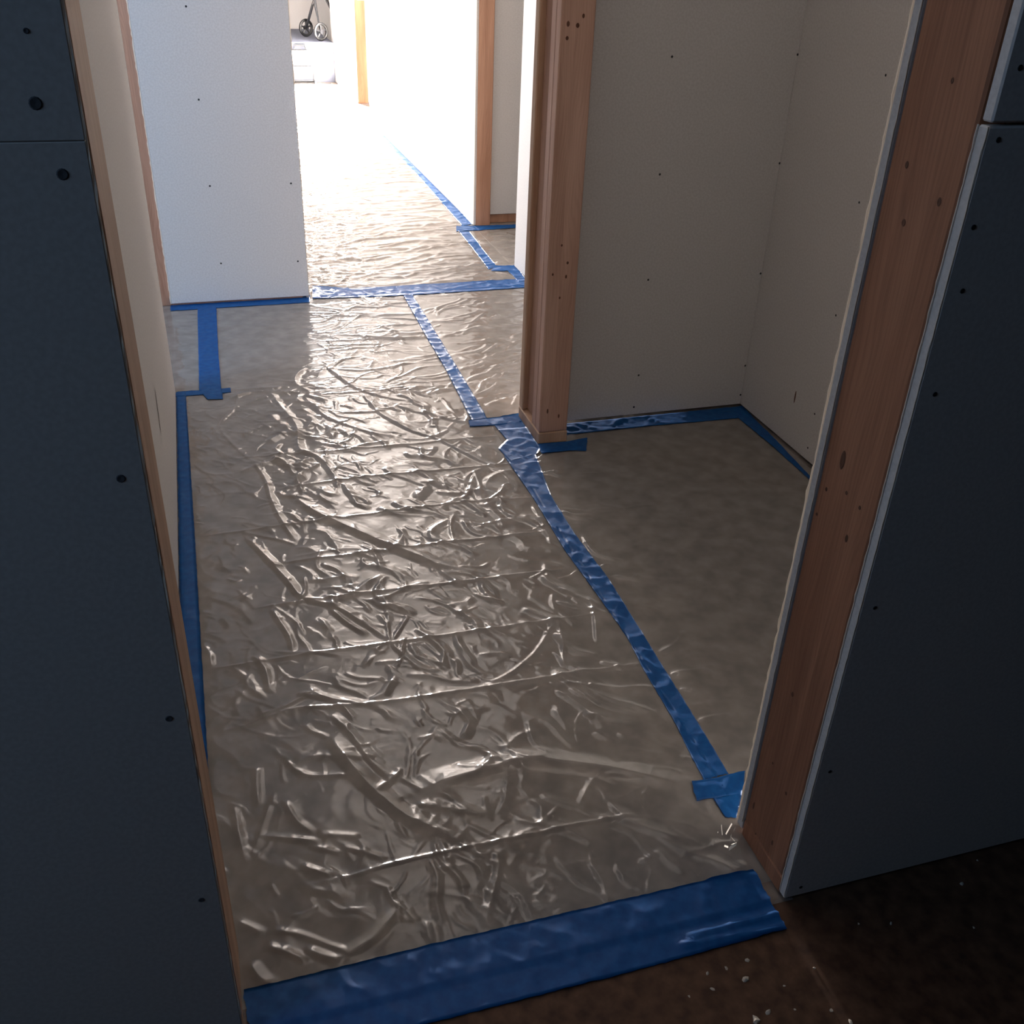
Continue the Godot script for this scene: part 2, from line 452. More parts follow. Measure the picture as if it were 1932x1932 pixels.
# closet on the right with its stud post
const ZB := -2.713
const XA := 1.678
func build_alcove() -> void:
	var b := structure("wall_alcove_back", "brownish grey drywall closet wall with screw rows beside the wood post", "wall")
	box("drywall_panel", Vector3(1.0065, 0.010, ZB - 0.0127), Vector3(XA, CEIL, ZB), M.drywall, b, 0.001)
	box("drywall_panel", Vector3(1.0065, 0.010, -2.800), Vector3(3.0, CEIL, -2.788), M.drywall, b, 0.001)
	for p in [[1268, 107], [1245, 329], [1223, 528], [1205, 708], [1196, 768], [1505, 103], [1471, 308], [1435, 516], [1406, 690], [1397, 745]]:
		screw_at(b, on_z(p[0], p[1], ZB), Vector3(0, 0, 1), 0.0034)
	var post := structure("trim_1", "reddish double stud post on a short plate beside the closet", "post")
	box("sole_plate", Vector3(0.911, 0.0, -2.800), Vector3(1.006, 0.038, -2.590), M.wood, post, 0.003)
	box("stud", Vector3(0.912, 0.0385, -2.628), Vector3(1.004, CEIL, -2.591), M.wood_flare_pale, post, 0.003)
	box("stud", Vector3(0.9125, 0.0385, -2.6665), Vector3(1.004, CEIL, -2.6285), M.wood_flare_pale, post, 0.003)
	box("stud", Vector3(0.930, 0.0385, -2.766), Vector3(1.004, CEIL, -2.667), M.wood_red, post, 0.003)
	box("stud", Vector3(0.912, 0.0385, -2.800), Vector3(1.004, CEIL, -2.7665), M.wood, post, 0.003)
	for p in [[1033, 776, .004, 3.0], [1054, 785, .004, 2.4], [1030, 823, .006, .6], [1043, 518, .004, 1.4], [1068, 522, .004, 2.0], [1056, 562, .004, 1.4], [1071, 496, .005, 1.2], [1072, 45, .006, 1.6], [1090, 48, .007, 1.2], [1070, 72, .006, 1.2], [1101, 30, .005, 1.6], [1060, 463, .004, 1.3]]:
		put("knot", disc_mesh(p[2] * 0.7, 0.0006, Vector3(0, 0, 1), Vector3(1, p[3], 1)), M.knot, post, on_z(p[0], p[1], -2.591))
	var r := structure("wall_alcove_right", "tan grey drywall side wall of the closet with small slit", "wall")
	box("drywall_panel", Vector3(XA, 0.010, -2.788), Vector3(XA + 0.0127, CEIL, ZF + DRY), M.drywall, r, 0.001)
	for p in [[1671, 142], [1621, 382], [1577, 595], [1537, 781], [1524, 845]]:
		screw_at(r, on_x(p[0], p[1], XA), Vector3(-1, 0, 0), 0.0034)
	put("slit", disc_mesh(0.0035, 0.0006, Vector3(-1, 0, 0), Vector3(1, 6.0, 1)), M.knot, r, on_x(1500, 749, XA))

const XW := 1.383
func build_far_hall() -> void:
	var a := structure("wall_side_end", "white lit drywall wall end behind the stud post", "wall")
	box("drywall_panel", Vector3(XW, 0.004, -4.41), Vector3(3.0, CEIL, -4.235), M.drywall, a, 0.002)
	var b := structure("wall_hall_far_right", "glaring white corridor wall lit by the lamp, wood stud end", "wall")
	box("drywall_panel", Vector3(XW, 0.004, -8.48), Vector3(XW + 0.0127, CEIL, -5.170), M.drywall, b, 0.002)
	box("stud", Vector3(XW + 0.012, 0.0, -5.205), Vector3(XW + 0.092, CEIL, -5.167), M.wood_red, b, 0.003)
	box("drywall_panel", Vector3(XW + 0.0925, 0.05, -5.215), Vector3(3.0, CEIL, -5.200), M.drywall, b)
	box("sole_plate", Vector3(XW + 0.0925, 0.0, -5.30), Vector3(3.0, 0.045, -5.22), M.wood_red, b)
	box("stud", Vector3(XW + 0.0127, 0.0, -8.478), Vector3(XW + 0.1, CEIL, -8.44), M.wood, b, 0.003)
	box("drywall_panel", Vector3(XW + 0.1, 0.0, -8.48), Vector3(3.0, CEIL, -8.467), M.drywall, b)
	var c := structure("wall_hall_end_right", "blown out white corridor wall past the far opening, tan post", "wall")
	box("drywall_panel", Vector3(1.432, 0.004, -11.0), Vector3(1.445, 3.2, -9.46), M.drywall, c, 0.002)
	box("stud", Vector3(1.446, 0.0, -9.50), Vector3(1.530, 3.2, -9.455), M.wood_jamb, c, 0.003)
	box("drywall_panel", Vector3(1.531, 0.0, -9.50), Vector3(3.0, 3.2, -9.487), M.drywall, c)

# ---------------------------------------------------------------- plastic sheets: height fields with traced and scattered folds
class Sheet:
	var x0: float
	var z0: float
	var dx: float
	var nx: int
	var nz: int
	var h: PackedFloat32Array
	var tmp: PackedFloat32Array
	func _init(xa: float, xb: float, za: float, zb: float, step: float) -> void:
		x0 = xa
		z0 = za
		dx = step
		nx = int((xb - xa) / step) + 1
		nz = int((zb - za) / step) + 1
		h.resize(nx * nz)
		tmp.resize(nx * nz)
	func inside(x: float, z: float) -> bool:
		return x >= x0 and z >= z0 and x <= x0 + (nx - 1) * dx and z <= z0 + (nz - 1) * dx
	func at(x: float, z: float) -> float:
		var fx := clampf((x - x0) / dx, 0.0, nx - 1.001)
		var fz := clampf((z - z0) / dx, 0.0, nz - 1.001)
		var i := int(fx)
		var j := int(fz)
		fx -= i
		fz -= j
		var k := j * nx + i
		return lerpf(lerpf(h[k], h[k + 1], fx), lerpf(h[k + nx], h[k + nx + 1], fx), fz)
	# a fold along a curve: width wa on one side of the crest and wb on the other
	func fold(p: PackedVector2Array, wa: float, wb: float, amp: float, sharp := 1.5) -> void:
		var w := maxf(wa, wb)
		var ia := nx
		var ib := -1
		var ja := nz
		var jb := -1
		var n := p.size()
		for s in n - 1:
			var a := p[s]
			var b := p[s + 1]
			var d := b - a
			var l2 := d.length_squared()
			if l2 < 1e-10: continue
			var il := 1.0 / sqrt(l2)
			var i0 := maxi(int((minf(a.x, b.x) - w - x0) / dx), 0)
			var i1 := mini(int((maxf(a.x, b.x) + w - x0) / dx) + 1, nx - 1)
			var j0 := maxi(int((minf(a.y, b.y) - w - z0) / dx), 0)
			var j1 := mini(int((maxf(a.y, b.y) + w - z0) / dx) + 1, nz - 1)
			if i0 > i1 or j0 > j1: continue
			ia = mini(ia, i0)
			ib = maxi(ib, i1)
			ja = mini(ja, j0)
			jb = maxi(jb, j1)
			for j in range(j0, j1 + 1):
				var pz := z0 + j * dx
				for i in range(i0, i1 + 1):
					var px := x0 + i * dx
					var t := ((px - a.x) * d.x + (pz - a.y) * d.y) / l2
					t = clampf(t, 0.0, 1.0)
					var qx := px - a.x - d.x * t
					var qz := pz - a.y - d.y * t
					var dist := sqrt(qx * qx + qz * qz)
					var ww := wa if (px - a.x) * d.y - (pz - a.y) * d.x > 0.0 else wb
					if dist >= ww: continue
					var along := (s + t) / (n - 1)
					var taper := minf(1.0, minf(along, 1.0 - along) * 4.0)
					taper = taper * (2.0 - taper)
					var v := amp * taper * pow(1.0 - dist / ww, sharp)
					var k := j * nx + i
					if v > tmp[k]: tmp[k] = v
		for j in range(ja, jb + 1):
			for i in range(ia, ib + 1):
				var k := j * nx + i
				if tmp[k] > 0.0:
					h[k] += tmp[k]
					tmp[k] = 0.0
	func smooth() -> void:
		var o := h.duplicate()
		for j in range(1, nz - 1):
			for i in range(1, nx - 1):
				var k := j * nx + i
				h[k] = 0.4 * o[k] + 0.15 * (o[k - 1] + o[k + 1] + o[k - nx] + o[k + nx])
	func mesh() -> ArrayMesh:
		var v := PackedVector3Array()
		var nn := PackedVector3Array()
		v.resize(nx * nz)
		nn.resize(nx * nz)
		for j in nz:
			for i in nx:
				var k := j * nx + i
				v[k] = Vector3(x0 + i * dx, h[k], z0 + j * dx)
				var gx := h[j * nx + mini(i + 1, nx - 1)] - h[j * nx + maxi(i - 1, 0)]
				var gz := h[mini(j + 1, nz - 1) * nx + i] - h[maxi(j - 1, 0) * nx + i]
				nn[k] = Vector3(-gx, 2.0 * dx, -gz).normalized()
		var idx := PackedInt32Array()
		idx.resize((nx - 1) * (nz - 1) * 6)
		var q := 0
		for j in nz - 1:
			for i in nx - 1:
				var k := j * nx + i
				idx[q] = k
				idx[q + 1] = k + 1
				idx[q + 2] = k + nx
				idx[q + 3] = k + 1
				idx[q + 4] = k + nx + 1
				idx[q + 5] = k + nx
				q += 6
		var arr := []
		arr.resize(Mesh.ARRAY_MAX)
		arr[Mesh.ARRAY_VERTEX] = v
		arr[Mesh.ARRAY_NORMAL] = nn
		arr[Mesh.ARRAY_INDEX] = idx
		var m := ArrayMesh.new()
		m.add_surface_from_arrays(Mesh.PRIMITIVE_TRIANGLES, arr)
		return m

func curve(px: Array) -> PackedVector2Array:
	var p := []
	for i in range(0, px.size(), 2): p.append(fl(px[i], px[i + 1]))
	return smooth_line(p)

func smooth_line(p: Array) -> PackedVector2Array:
	var out := PackedVector2Array()
	for i in p.size() - 1:
		var a: Vector2 = p[maxi(i - 1, 0)]
		var b: Vector2 = p[i]
		var c: Vector2 = p[i + 1]
		var d: Vector2 = p[mini(i + 2, p.size() - 1)]
		var n := maxi(2, int(b.distance_to(c) / 0.02))
		for k in n: out.append(b.cubic_interpolate(c, a, d, float(k) / n))
	out.append(p[-1])
	return out

# short bent random fold
func scatter(s: Sheet, c: Vector2, ang: float, length: float, w: float, amp: float) -> void:
	var d := Vector2.from_angle(ang)
	var n := Vector2(-d.y, d.x)
	var bend := rng.randf_range(-0.18, 0.18) * length
	var bend2 := rng.randf_range(-0.10, 0.10) * length
	var p := [c - d * length * 0.5, c - d * length * 0.17 + n * bend, c + d * length * 0.17 + n * (bend * 0.8 + bend2), c + d * length * 0.5]
	s.fold(smooth_line(p), w * rng.randf_range(0.6, 1.6), w * rng.randf_range(0.5, 1.2), amp, rng.randf_range(1.2, 2.0))

func base_noise(s: Sheet, f1: float, a1: float, f2: float, a2: float, seed_: int) -> void:
	var n := FastNoiseLite.new()
	n.seed = seed_
	n.frequency = f1
	n.fractal_octaves = 2
	var r := FastNoiseLite.new()
	r.seed = seed_ + 1
	r.frequency = f2
	r.fractal_type = FastNoiseLite.FRACTAL_RIDGED
	r.fractal_octaves = 2
	r.domain_warp_enabled = true
	r.domain_warp_amplitude = 0.05
	r.domain_warp_frequency = 6.0
	for j in s.nz:
		for i in s.nx:
			var x := s.x0 + i * s.dx
			var z := s.z0 + j * s.dx
			s.h[j * s.nx + i] += 0.0022 + a1 * n.get_noise_2d(x, z) + a2 * maxf(0.0, r.get_noise_2d(x, z))

func build_sheets() -> void:
	# A: corridor sheet in front of the cross tape
	var a := Sheet.new(XH + 0.003, 0.806, ZP + 0.01, -0.885, 0.0026)
	base_noise(a, 5.0, 0.0022, 9.0, 0.0009, 31)
	# factory folds that cross the sheet
	for t in [[600, 746, 740, 738, 860, 728], [440, 868, 640, 852, 800, 838, 960, 822], [520, 926, 640, 908, 760, 896, 990, 875], [375, 1015, 585, 988, 715, 970, 860, 952, 1005, 940], [500, 1068, 680, 1047, 840, 1027, 1040, 1004], [480, 1150, 660, 1126, 860, 1102, 1080, 1074], [385, 1267, 560, 1241, 760, 1213, 950, 1186, 1165, 1156], [385, 1390, 480, 1368, 560, 1340, 690, 1332, 900, 1303, 1090, 1272, 1240, 1250], [580, 1674, 680, 1651, 760, 1628, 960, 1586, 1200, 1538], [600, 646, 760, 640, 860, 632], [590, 600, 760, 596, 900, 588]]:
		var c := curve(t)
		a.fold(c, 0.007, 0.005, 0.0042, 1.3)
		a.fold(c, 0.035, 0.022, 0.0022, 1.6)
	# folds traced one by one: width, height, then the way in the picture
	for t in [
		[.016, .011, 504, 735, 531, 773, 559, 807, 565, 851, 600, 865, 637, 906],
		[.015, .008, 613, 691, 668, 732, 726, 752, 791, 762],
		[.014, .007, 572, 749, 613, 786, 664, 807, 736, 831],
		[.014, .007, 682, 742, 716, 780, 767, 810, 825, 831, 887, 862, 975, 903],
		[.013, .008, 477, 875, 500, 906, 511, 943, 531, 985, 559, 1025],
		[.024, .015, 545, 933, 596, 971, 647, 995, 716, 1025, 784, 1053, 835, 1073, 921, 1085],
		[.014, .009, 463, 1015, 504, 1056, 545, 1101, 572, 1131, 634, 1148, 699, 1186, 736, 1213],
		[.010, .005, 456, 1005, 531, 1022, 559, 1029],
		[.010, .006, 511, 1152, 545, 1203, 552, 1234],
		[.013, .007, 647, 913, 675, 954, 702, 960],
		[.008, .004, 736, 1213, 700, 1235, 690, 1260],
		[.008, .004, 740, 1213, 760, 1180, 770, 1165],
		[.007, .004, 736, 1217, 730, 1180, 715, 1160],
		[.010, .006, 738, 1217, 790, 1262, 830, 1268],
		[.009, .0035, 1048, 1165, 1015, 1225, 965, 1270, 900, 1303],
		[.007, .004, 1050, 1160, 1020, 1140, 1000, 1128],
		[.007, .004, 1050, 1160, 1042, 1135, 1045, 1120],
		[.008, .005, 1050, 1165, 1060, 1210, 1062, 1262],
		[.014, .008, 1040, 1272, 1117, 1310, 1180, 1332, 1250, 1352],
		[.012, .007, 477, 1240, 500, 1265, 508, 1309],
		[.012, .007, 560, 1310, 640, 1325, 690, 1332],
		[.022, .014, 624, 1395, 653, 1437, 692, 1483, 725, 1512, 774, 1549, 872, 1588],
		[.030, .017, 765, 1506, 830, 1482, 900, 1464, 1000, 1441, 1120, 1452, 1200, 1467, 1295, 1484],
		[.014, .008, 784, 1519, 850, 1530, 930, 1542],
		[.010, .005, 483, 1450, 484, 1490, 487, 1524],
		[.010, .006, 440, 1520, 450, 1575, 462, 1632],
		[.008, .004, 509, 1516, 495, 1560, 480, 1607],
		[.010, .005, 535, 1513, 562, 1555, 594, 1575],
		[.009, .006, 490, 1581, 550, 1586, 606, 1592],
		[.009, .005, 584, 1600, 620, 1608, 648, 1613],
		[.009, .005, 600, 1580, 650, 1580, 680, 1582],
		[.009, .005, 640, 1600, 690, 1612, 730, 1626],
		[.009, .006, 568, 1638, 600, 1648, 632, 1657],
		[.010, .005, 443, 1742, 470, 1752, 497, 1766],
		[.008, .005, 500, 1760, 560, 1764, 620, 1785, 655, 1797],
		[.010, .006, 498, 1788, 540, 1800, 580, 1818],
		[.013, .007, 575, 1794, 610, 1806, 645, 1815],
		[.016, .008, 643, 1812, 680, 1790, 709, 1771, 740, 1735, 756, 1710],
		[.009, .007, 914, 1757, 928, 1700, 938, 1660, 944, 1615],
		[.010, .005, 944, 1617, 925, 1612, 890, 1622],
		[.012, .006, 470, 1820, 490, 1850, 515, 1862],
		[.010, .006, 975, 882, 1000, 912, 1030, 968],
		[.008, .005, 1004, 955, 1028, 1000, 1040, 1030],
		[.008, .005, 1092, 1075, 1075, 1088, 1050, 1094],
		[.010, .006, 1108, 1127, 1121, 1165, 1126, 1215],
		[.012, .006, 895, 895, 880, 935, 848, 950, 830, 962],
		[.007, .004, 893, 888, 905, 920, 900, 945],
		[.012, .007, 1100, 1350, 1150, 1358, 1200, 1366],
		[.012, .006, 620, 1350, 660, 1385, 700, 1440, 745, 1480],
		[.012, .006, 860, 1340, 885, 1365, 870, 1395],
		[.010, .005, 455, 735, 440, 775, 415, 810, 470, 870],
		[.009, .005, 380, 1215, 395, 1240, 398, 1262],
		[.010, .006, 1085, 1290, 1130, 1330, 1210, 1352],
		]:
		a.fold(curve(t.slice(2)), t[0] * 1.5, t[0] * 0.8, t[1] * 0.72, 1.35)
	# many short creases between them
	for i in 800:
		var z := rng.randf_range(-4.05, -0.95)
		var x := rng.randf_range(-0.10, 0.76)
		var k := 0.35
		if x > 0.04 + 0.1 * rng.randf(): k = 1.0
		if z < -3.25 and x < 0.38: k = 0.12
		if z > -1.55: k *= 0.7
		var ang := rng.randfn(0.95, 0.3) if z > -3.1 else rng.randfn(0.05, 0.3)
		if rng.randf() < 0.35: ang = rng.randf_range(0.0, PI)
		var w := rng.randf_range(0.005, 0.020)
		scatter(a, Vector2(x, z), ang, rng.randf_range(0.04, 0.17) * (1.0 if z > -3.1 else 1.8), w, w * rng.randf_range(0.12, 0.38) * k)
	# fine crimps, most of them along the band that catches the light
	for i in 600:
		var z := rng.randf_range(-3.9, -0.95)
		var x := clampf(rng.randfn(0.30 + 0.06 * (z + 2.0), 0.20), -0.12, 0.78)
		if z < -3.2 and x < 0.36: continue
		var w := rng.randf_range(0.0042, 0.0085)
		scatter(a, Vector2(x, z), rng.randfn(0.9, 0.7), rng.randf_range(0.02, 0.085), w, w * rng.randf_range(0.12, 0.34))
	press(a)
	hold_down(a)
	a.smooth()
	sheets.append(a)
	# B: sheet that runs into the room behind the post
	var b := Sheet.new(0.8065, 2.2, -4.108, -2.805, 0.005)
	base_noise(b, 6.0, 0.0012, 12.0, 0.001, 41)
	for i in 170:
		scatter(b, Vector2(rng.randf_range(0.82, 1.5), rng.randf_range(-4.08, -2.85)), rng.randfn(-0.1, 0.5), rng.randf_range(0.05, 0.3), rng.randf_range(0.007, 0.016), rng.randf_range(0.002, 0.006))
	press(b)
	hold_down(b)
	b.smooth()
	sheets.append(b)
	# C: closet sheet, smooth with tails at the tape
	var c := Sheet.new(0.806, XA - 0.004, ZB + 0.005, ZF - 0.002, 0.0035)
	base_noise(c, 3.0, 0.0006, 9.0, 0.0002, 51)
	for t in [
		[.010, .006, 968, 880, 1000, 876, 1032, 871], [.009, .006, 1002, 872, 1020, 865, 1026, 859],
		[.009, .006, 1010, 896, 1035, 894, 1058, 903], [.008, .005, 1030, 897, 1044, 893, 1048, 888],
		[.010, .005, 1052, 963, 1080, 975, 1115, 973], [.010, .005, 1060, 968, 1090, 981, 1122, 984],
		[.008, .006, 1118, 1073, 1138, 1070, 1158, 1068],
		[.008, .006, 1156, 1089, 1185, 1094, 1212, 1099], [.007, .004, 1188, 1093, 1200, 1090, 1206, 1086],
		[.011, .005, 1242, 1235, 1270, 1222, 1286, 1205, 1290, 1192],
		[.014, .008, 1266, 1275, 1300, 1273, 1342, 1268],
		[.009, .005, 1282, 1304, 1310, 1306],
		[.010, .005, 1316, 1362, 1350, 1356, 1380, 1352],
		[.010, .004, 1098, 1010, 1115, 1040, 1140, 1055, 1180, 1060],
		]:
		c.fold(curve(t.slice(2)), t[0] * 1.1, t[0] * 0.7, t[1] * 1.35, 1.2)
	for i in 60:
		scatter(c, Vector2(0.84 + absf(rng.randfn(0, 0.16)), rng.randf_range(-2.5, -1.1)), rng.randfn(0.0, 0.5), rng.randf_range(0.03, 0.14), rng.randf_range(0.005, 0.01), rng.randf_range(0.0006, 0.002))
	press(c)
	hold_down(c)
	c.smooth()
	sheets.append(c)
	# D: far corridor sheet
	var d := Sheet.new(0.392, XW - 0.003, -10.8, ZP + 0.009, 0.006)
	base_noise(d, 5.0, 0.0022, 9.0, 0.0022, 61)
	for i in 620:
		var z := rng.randf_range(-10.7, -4.2)
		var l := rng.randf_range(0.10, 0.55)
		scatter(d, Vector2(rng.randf_range(0.40, 1.36), z), rng.randfn(-0.06, 0.22), l, rng.randf_range(0.009, 0.024), rng.randf_range(0.003, 0.009))
	for i in 260:
		scatter(d, Vector2(0.40 + absf(rng.randfn(0, 0.16)), rng.randf_range(-7.0, -4.2)), rng.randf_range(0, PI), rng.randf_range(0.05, 0.16), rng.randf_range(0.008, 0.014), rng.randf_range(0.003, 0.007))
	press(d)
	hold_down(d)
	d.smooth()
	sheets.append(d)
	# the passage on the right of it, and the passage on the left
	var e := Sheet.new(XW - 0.003, 2.4, -5.195, -4.415, 0.008)
	base_noise(e, 5.0, 0.0015, 9.0, 0.0015, 71)
	for i in 50:
		scatter(e, Vector2(rng.randf_range(1.4, 2.0), rng.randf_range(-5.1, -4.5)), rng.randfn(0.0, 0.4), rng.randf_range(0.1, 0.4), rng.randf_range(0.012, 0.02), rng.randf_range(0.003, 0.007))
	press(e)
	hold_down(e)
	sheets.append(e)
	var g := Sheet.new(-1.4, XH + 0.003, ZP + 0.01, ZE - 0.002, 0.008)
	base_noise(g, 3.0, 0.0008, 8.0, 0.0003, 81)
	press(g)
	hold_down(g)
	sheets.append(g)
	var labels := ["crumpled clear plastic sheet with cross creases covering the corridor floor before the cross tape", "clear wrinkled plastic sheet running behind the stud post into the side room", "smooth dusty plastic sheet on the dark closet floor", "glossy rippled plastic sheet on the far corridor floor towards the lamp", "small plastic sheet in the side passage beyond the white wall end", "flat hazy plastic sheet in the passage left of the partition"]
	for i in sheets.size():
		var o := put("plastic_sheet", (sheets[i] as Sheet).mesh(), M.film)
		tag(o, labels[i], "plastic sheet", "clear plastic floor sheets")

# the sheet lies down towards its edges
func press(s: Sheet) -> void:
	for j in s.nz:
		for i in s.nx:
			var e := minf(minf(i, s.nx - 1 - i), minf(j, s.nz - 1 - j)) * s.dx
			var k := j * s.nx + i
			s.h[k] = maxf(0.0012, s.h[k])
			if e < 0.03:
				s.h[k] = lerpf(0.0015, s.h[k], 0.35 + 0.65 * e / 0.03)

func surf(x: float, z: float) -> float:
	for s: Sheet in sheets:
		if s.inside(x, z): return s.at(x, z)
	return 0.0

# ---------------------------------------------------------------- tape
# left and right edge of a strip as picture points on the floor (same number on each side), or as x and z when world
func strip(label: String, lp: Array, rp: Array, lift := 0.0, seed_ := 1, world := false) -> void:
	var l := []
	var r := []
	for i in range(0, lp.size(), 2):
		l.append(Vector2(lp[i], lp[i + 1]) if world else fl(lp[i], lp[i + 1]))
		r.append(Vector2(rp[i], rp[i + 1]) if world else fl(rp[i], rp[i + 1]))
	var rows := []
	for s in l.size() - 1:
		var m := maxi(2, int(maxf((l[s] as Vector2).distance_to(l[s + 1]), (r[s] as Vector2).distance_to(r[s + 1])) / 0.006))
		for k in m + (1 if s == l.size() - 2 else 0):
			var t := float(k) / m
			rows.append([(l[s] as Vector2).lerp(l[s + 1], t), (r[s] as Vector2).lerp(r[s + 1], t)])
	strips.append({"label": label, "rows": rows, "lift": lift, "seed": seed_})

# the film is held down under the tape
func hold_down(s: Sheet) -> void:
	var mask := PackedFloat32Array()
	mask.resize(s.nx * s.nz)
	for d in strips:
		for row in d.rows:
			var a: Vector2 = row[0]
			var b: Vector2 = row[1]
			var n := maxi(2, int(a.distance_to(b) / (s.dx * 0.7)))
			for k in n + 1:
				var p := a.lerp(b, float(k) / n)
				if not s.inside(p.x, p.y): continue
				var i := int((p.x - s.x0) / s.dx)
				var j := int((p.y - s.z0) / s.dx)
				for q in [0, 1]:
					for w in [0, 1]:
						mask[mini(j + q, s.nz - 1) * s.nx + mini(i + w, s.nx - 1)] = 1.0
	for pass_ in 2:
		var o := mask.duplicate()
		for j in range(1, s.nz - 1):
			for i in range(1, s.nx - 1):
				var k := j * s.nx + i
				mask[k] = maxf(o[k], 0.2 * (o[k] + o[k - 1] + o[k + 1] + o[k - s.nx] + o[k + s.nx]))
	for k in mask.size():
		s.h[k] = lerpf(s.h[k], 0.0022, 0.78 * mask[k])

func build_tapes() -> void:
	for d in strips: tape(d.label, d.rows, d.lift, d.seed)

func tape(label: String, rows: Array, lift: float, seed_: int) -> void:
	var n := FastNoiseLite.new()
	n.seed = seed_
	n.frequency = 14.0
	n.fractal_octaves = 3
	var n2 := FastNoiseLite.new()
	n2.seed = seed_ + 40
	n2.frequency = 9.0
	n2.fractal_type = FastNoiseLite.FRACTAL_RIDGED
	n2.fractal_octaves = 2
	# the doorway strip has curled up in two ridges at its end
	var ridges := []
	if label.begins_with("broad"):
		ridges = [[fl(1300, 1768), fl(1484, 1722)], [fl(1290, 1785), fl(1484, 1750)], [fl(1340, 1662), fl(1400, 1650)]]
	var across := maxi(5, int((rows[0][0] as Vector2).distance_to(rows[0][1]) / 0.006))
	var pts := []
	for i in rows.size():
		var row := []
		for k in across + 1:
			var t := float(k) / across
			var a: Vector2 = rows[i][0]
			var b: Vector2 = rows[i][1]
			var p := a.lerp(b, t)
			if i == 0 or i == rows.size() - 1:
				var along: Vector2 = ((rows[1][0] - rows[0][0]) if i == 0 else (rows[i][0] - rows[i - 1][0])).normalized()
				p += along * 0.0035 * n.get_noise_1d(t * 4.0 + i)
			if k == 0 or k == across:
				p += (b - a).normalized() * 0.0012 * n.get_noise_2d(i * 0.02, k)
			var y := surf(p.x, p.y) + 0.0010 + lift + 0.0007 * (1.0 + n.get_noise_2d(p.x, p.y)) + 0.0016 * pow(maxf(0.0, n2.get_noise_2d(p.x, p.y)), 2.0)
			for q in ridges:
				var near := Geometry2D.get_closest_point_to_segment(p, q[0], q[1])
				y += 0.0045 * pow(maxf(0.0, 1.0 - near.distance_to(p) / 0.011), 1.4)
			row.append(Vector3(p.x, y, p.y))
		pts.append(row)
	var st := begin()
	st.set_smooth_group(0)
	for i in pts.size() - 1:
		for k in across:
			var a: Vector3 = pts[i][k]
			var b: Vector3 = pts[i][k + 1]
			var c: Vector3 = pts[i + 1][k + 1]
			var d: Vector3 = pts[i + 1][k]
			# clockwise seen from above
			var up := (b - a).cross(d - a).y
			for q in ([a, b, c, a, c, d] if up < 0.0 else [a, d, c, a, c, b]):
				st.add_vertex(q)
	# the strip's thin edges
	for i in pts.size() - 1:
		for k in [0, across]:
			var a: Vector3 = pts[i][k]
			var b: Vector3 = pts[i + 1][k]
			for q in [a, b, b - Vector3(0, 0.001, 0), a, b - Vector3(0, 0.001, 0), a - Vector3(0, 0.001, 0)]:
				st.add_vertex(q)
	st.generate_normals()
	st.index()
	var mesh := st.commit()
	# all normals of the top must look up
	var arr := mesh.surface_get_arrays(0)
	var nn: PackedVector3Array = arr[Mesh.ARRAY_NORMAL]
	for i in nn.size():
		if nn[i].y < 0.0: nn[i] = -nn[i]
	arr[Mesh.ARRAY_NORMAL] = nn
	var am := ArrayMesh.new()
	am.add_surface_from_arrays(Mesh.PRIMITIVE_TRIANGLES, arr)
	var o := put("tape_strip", am, M.tape)
	tag(o, label, "tape", "blue masking tape strips")

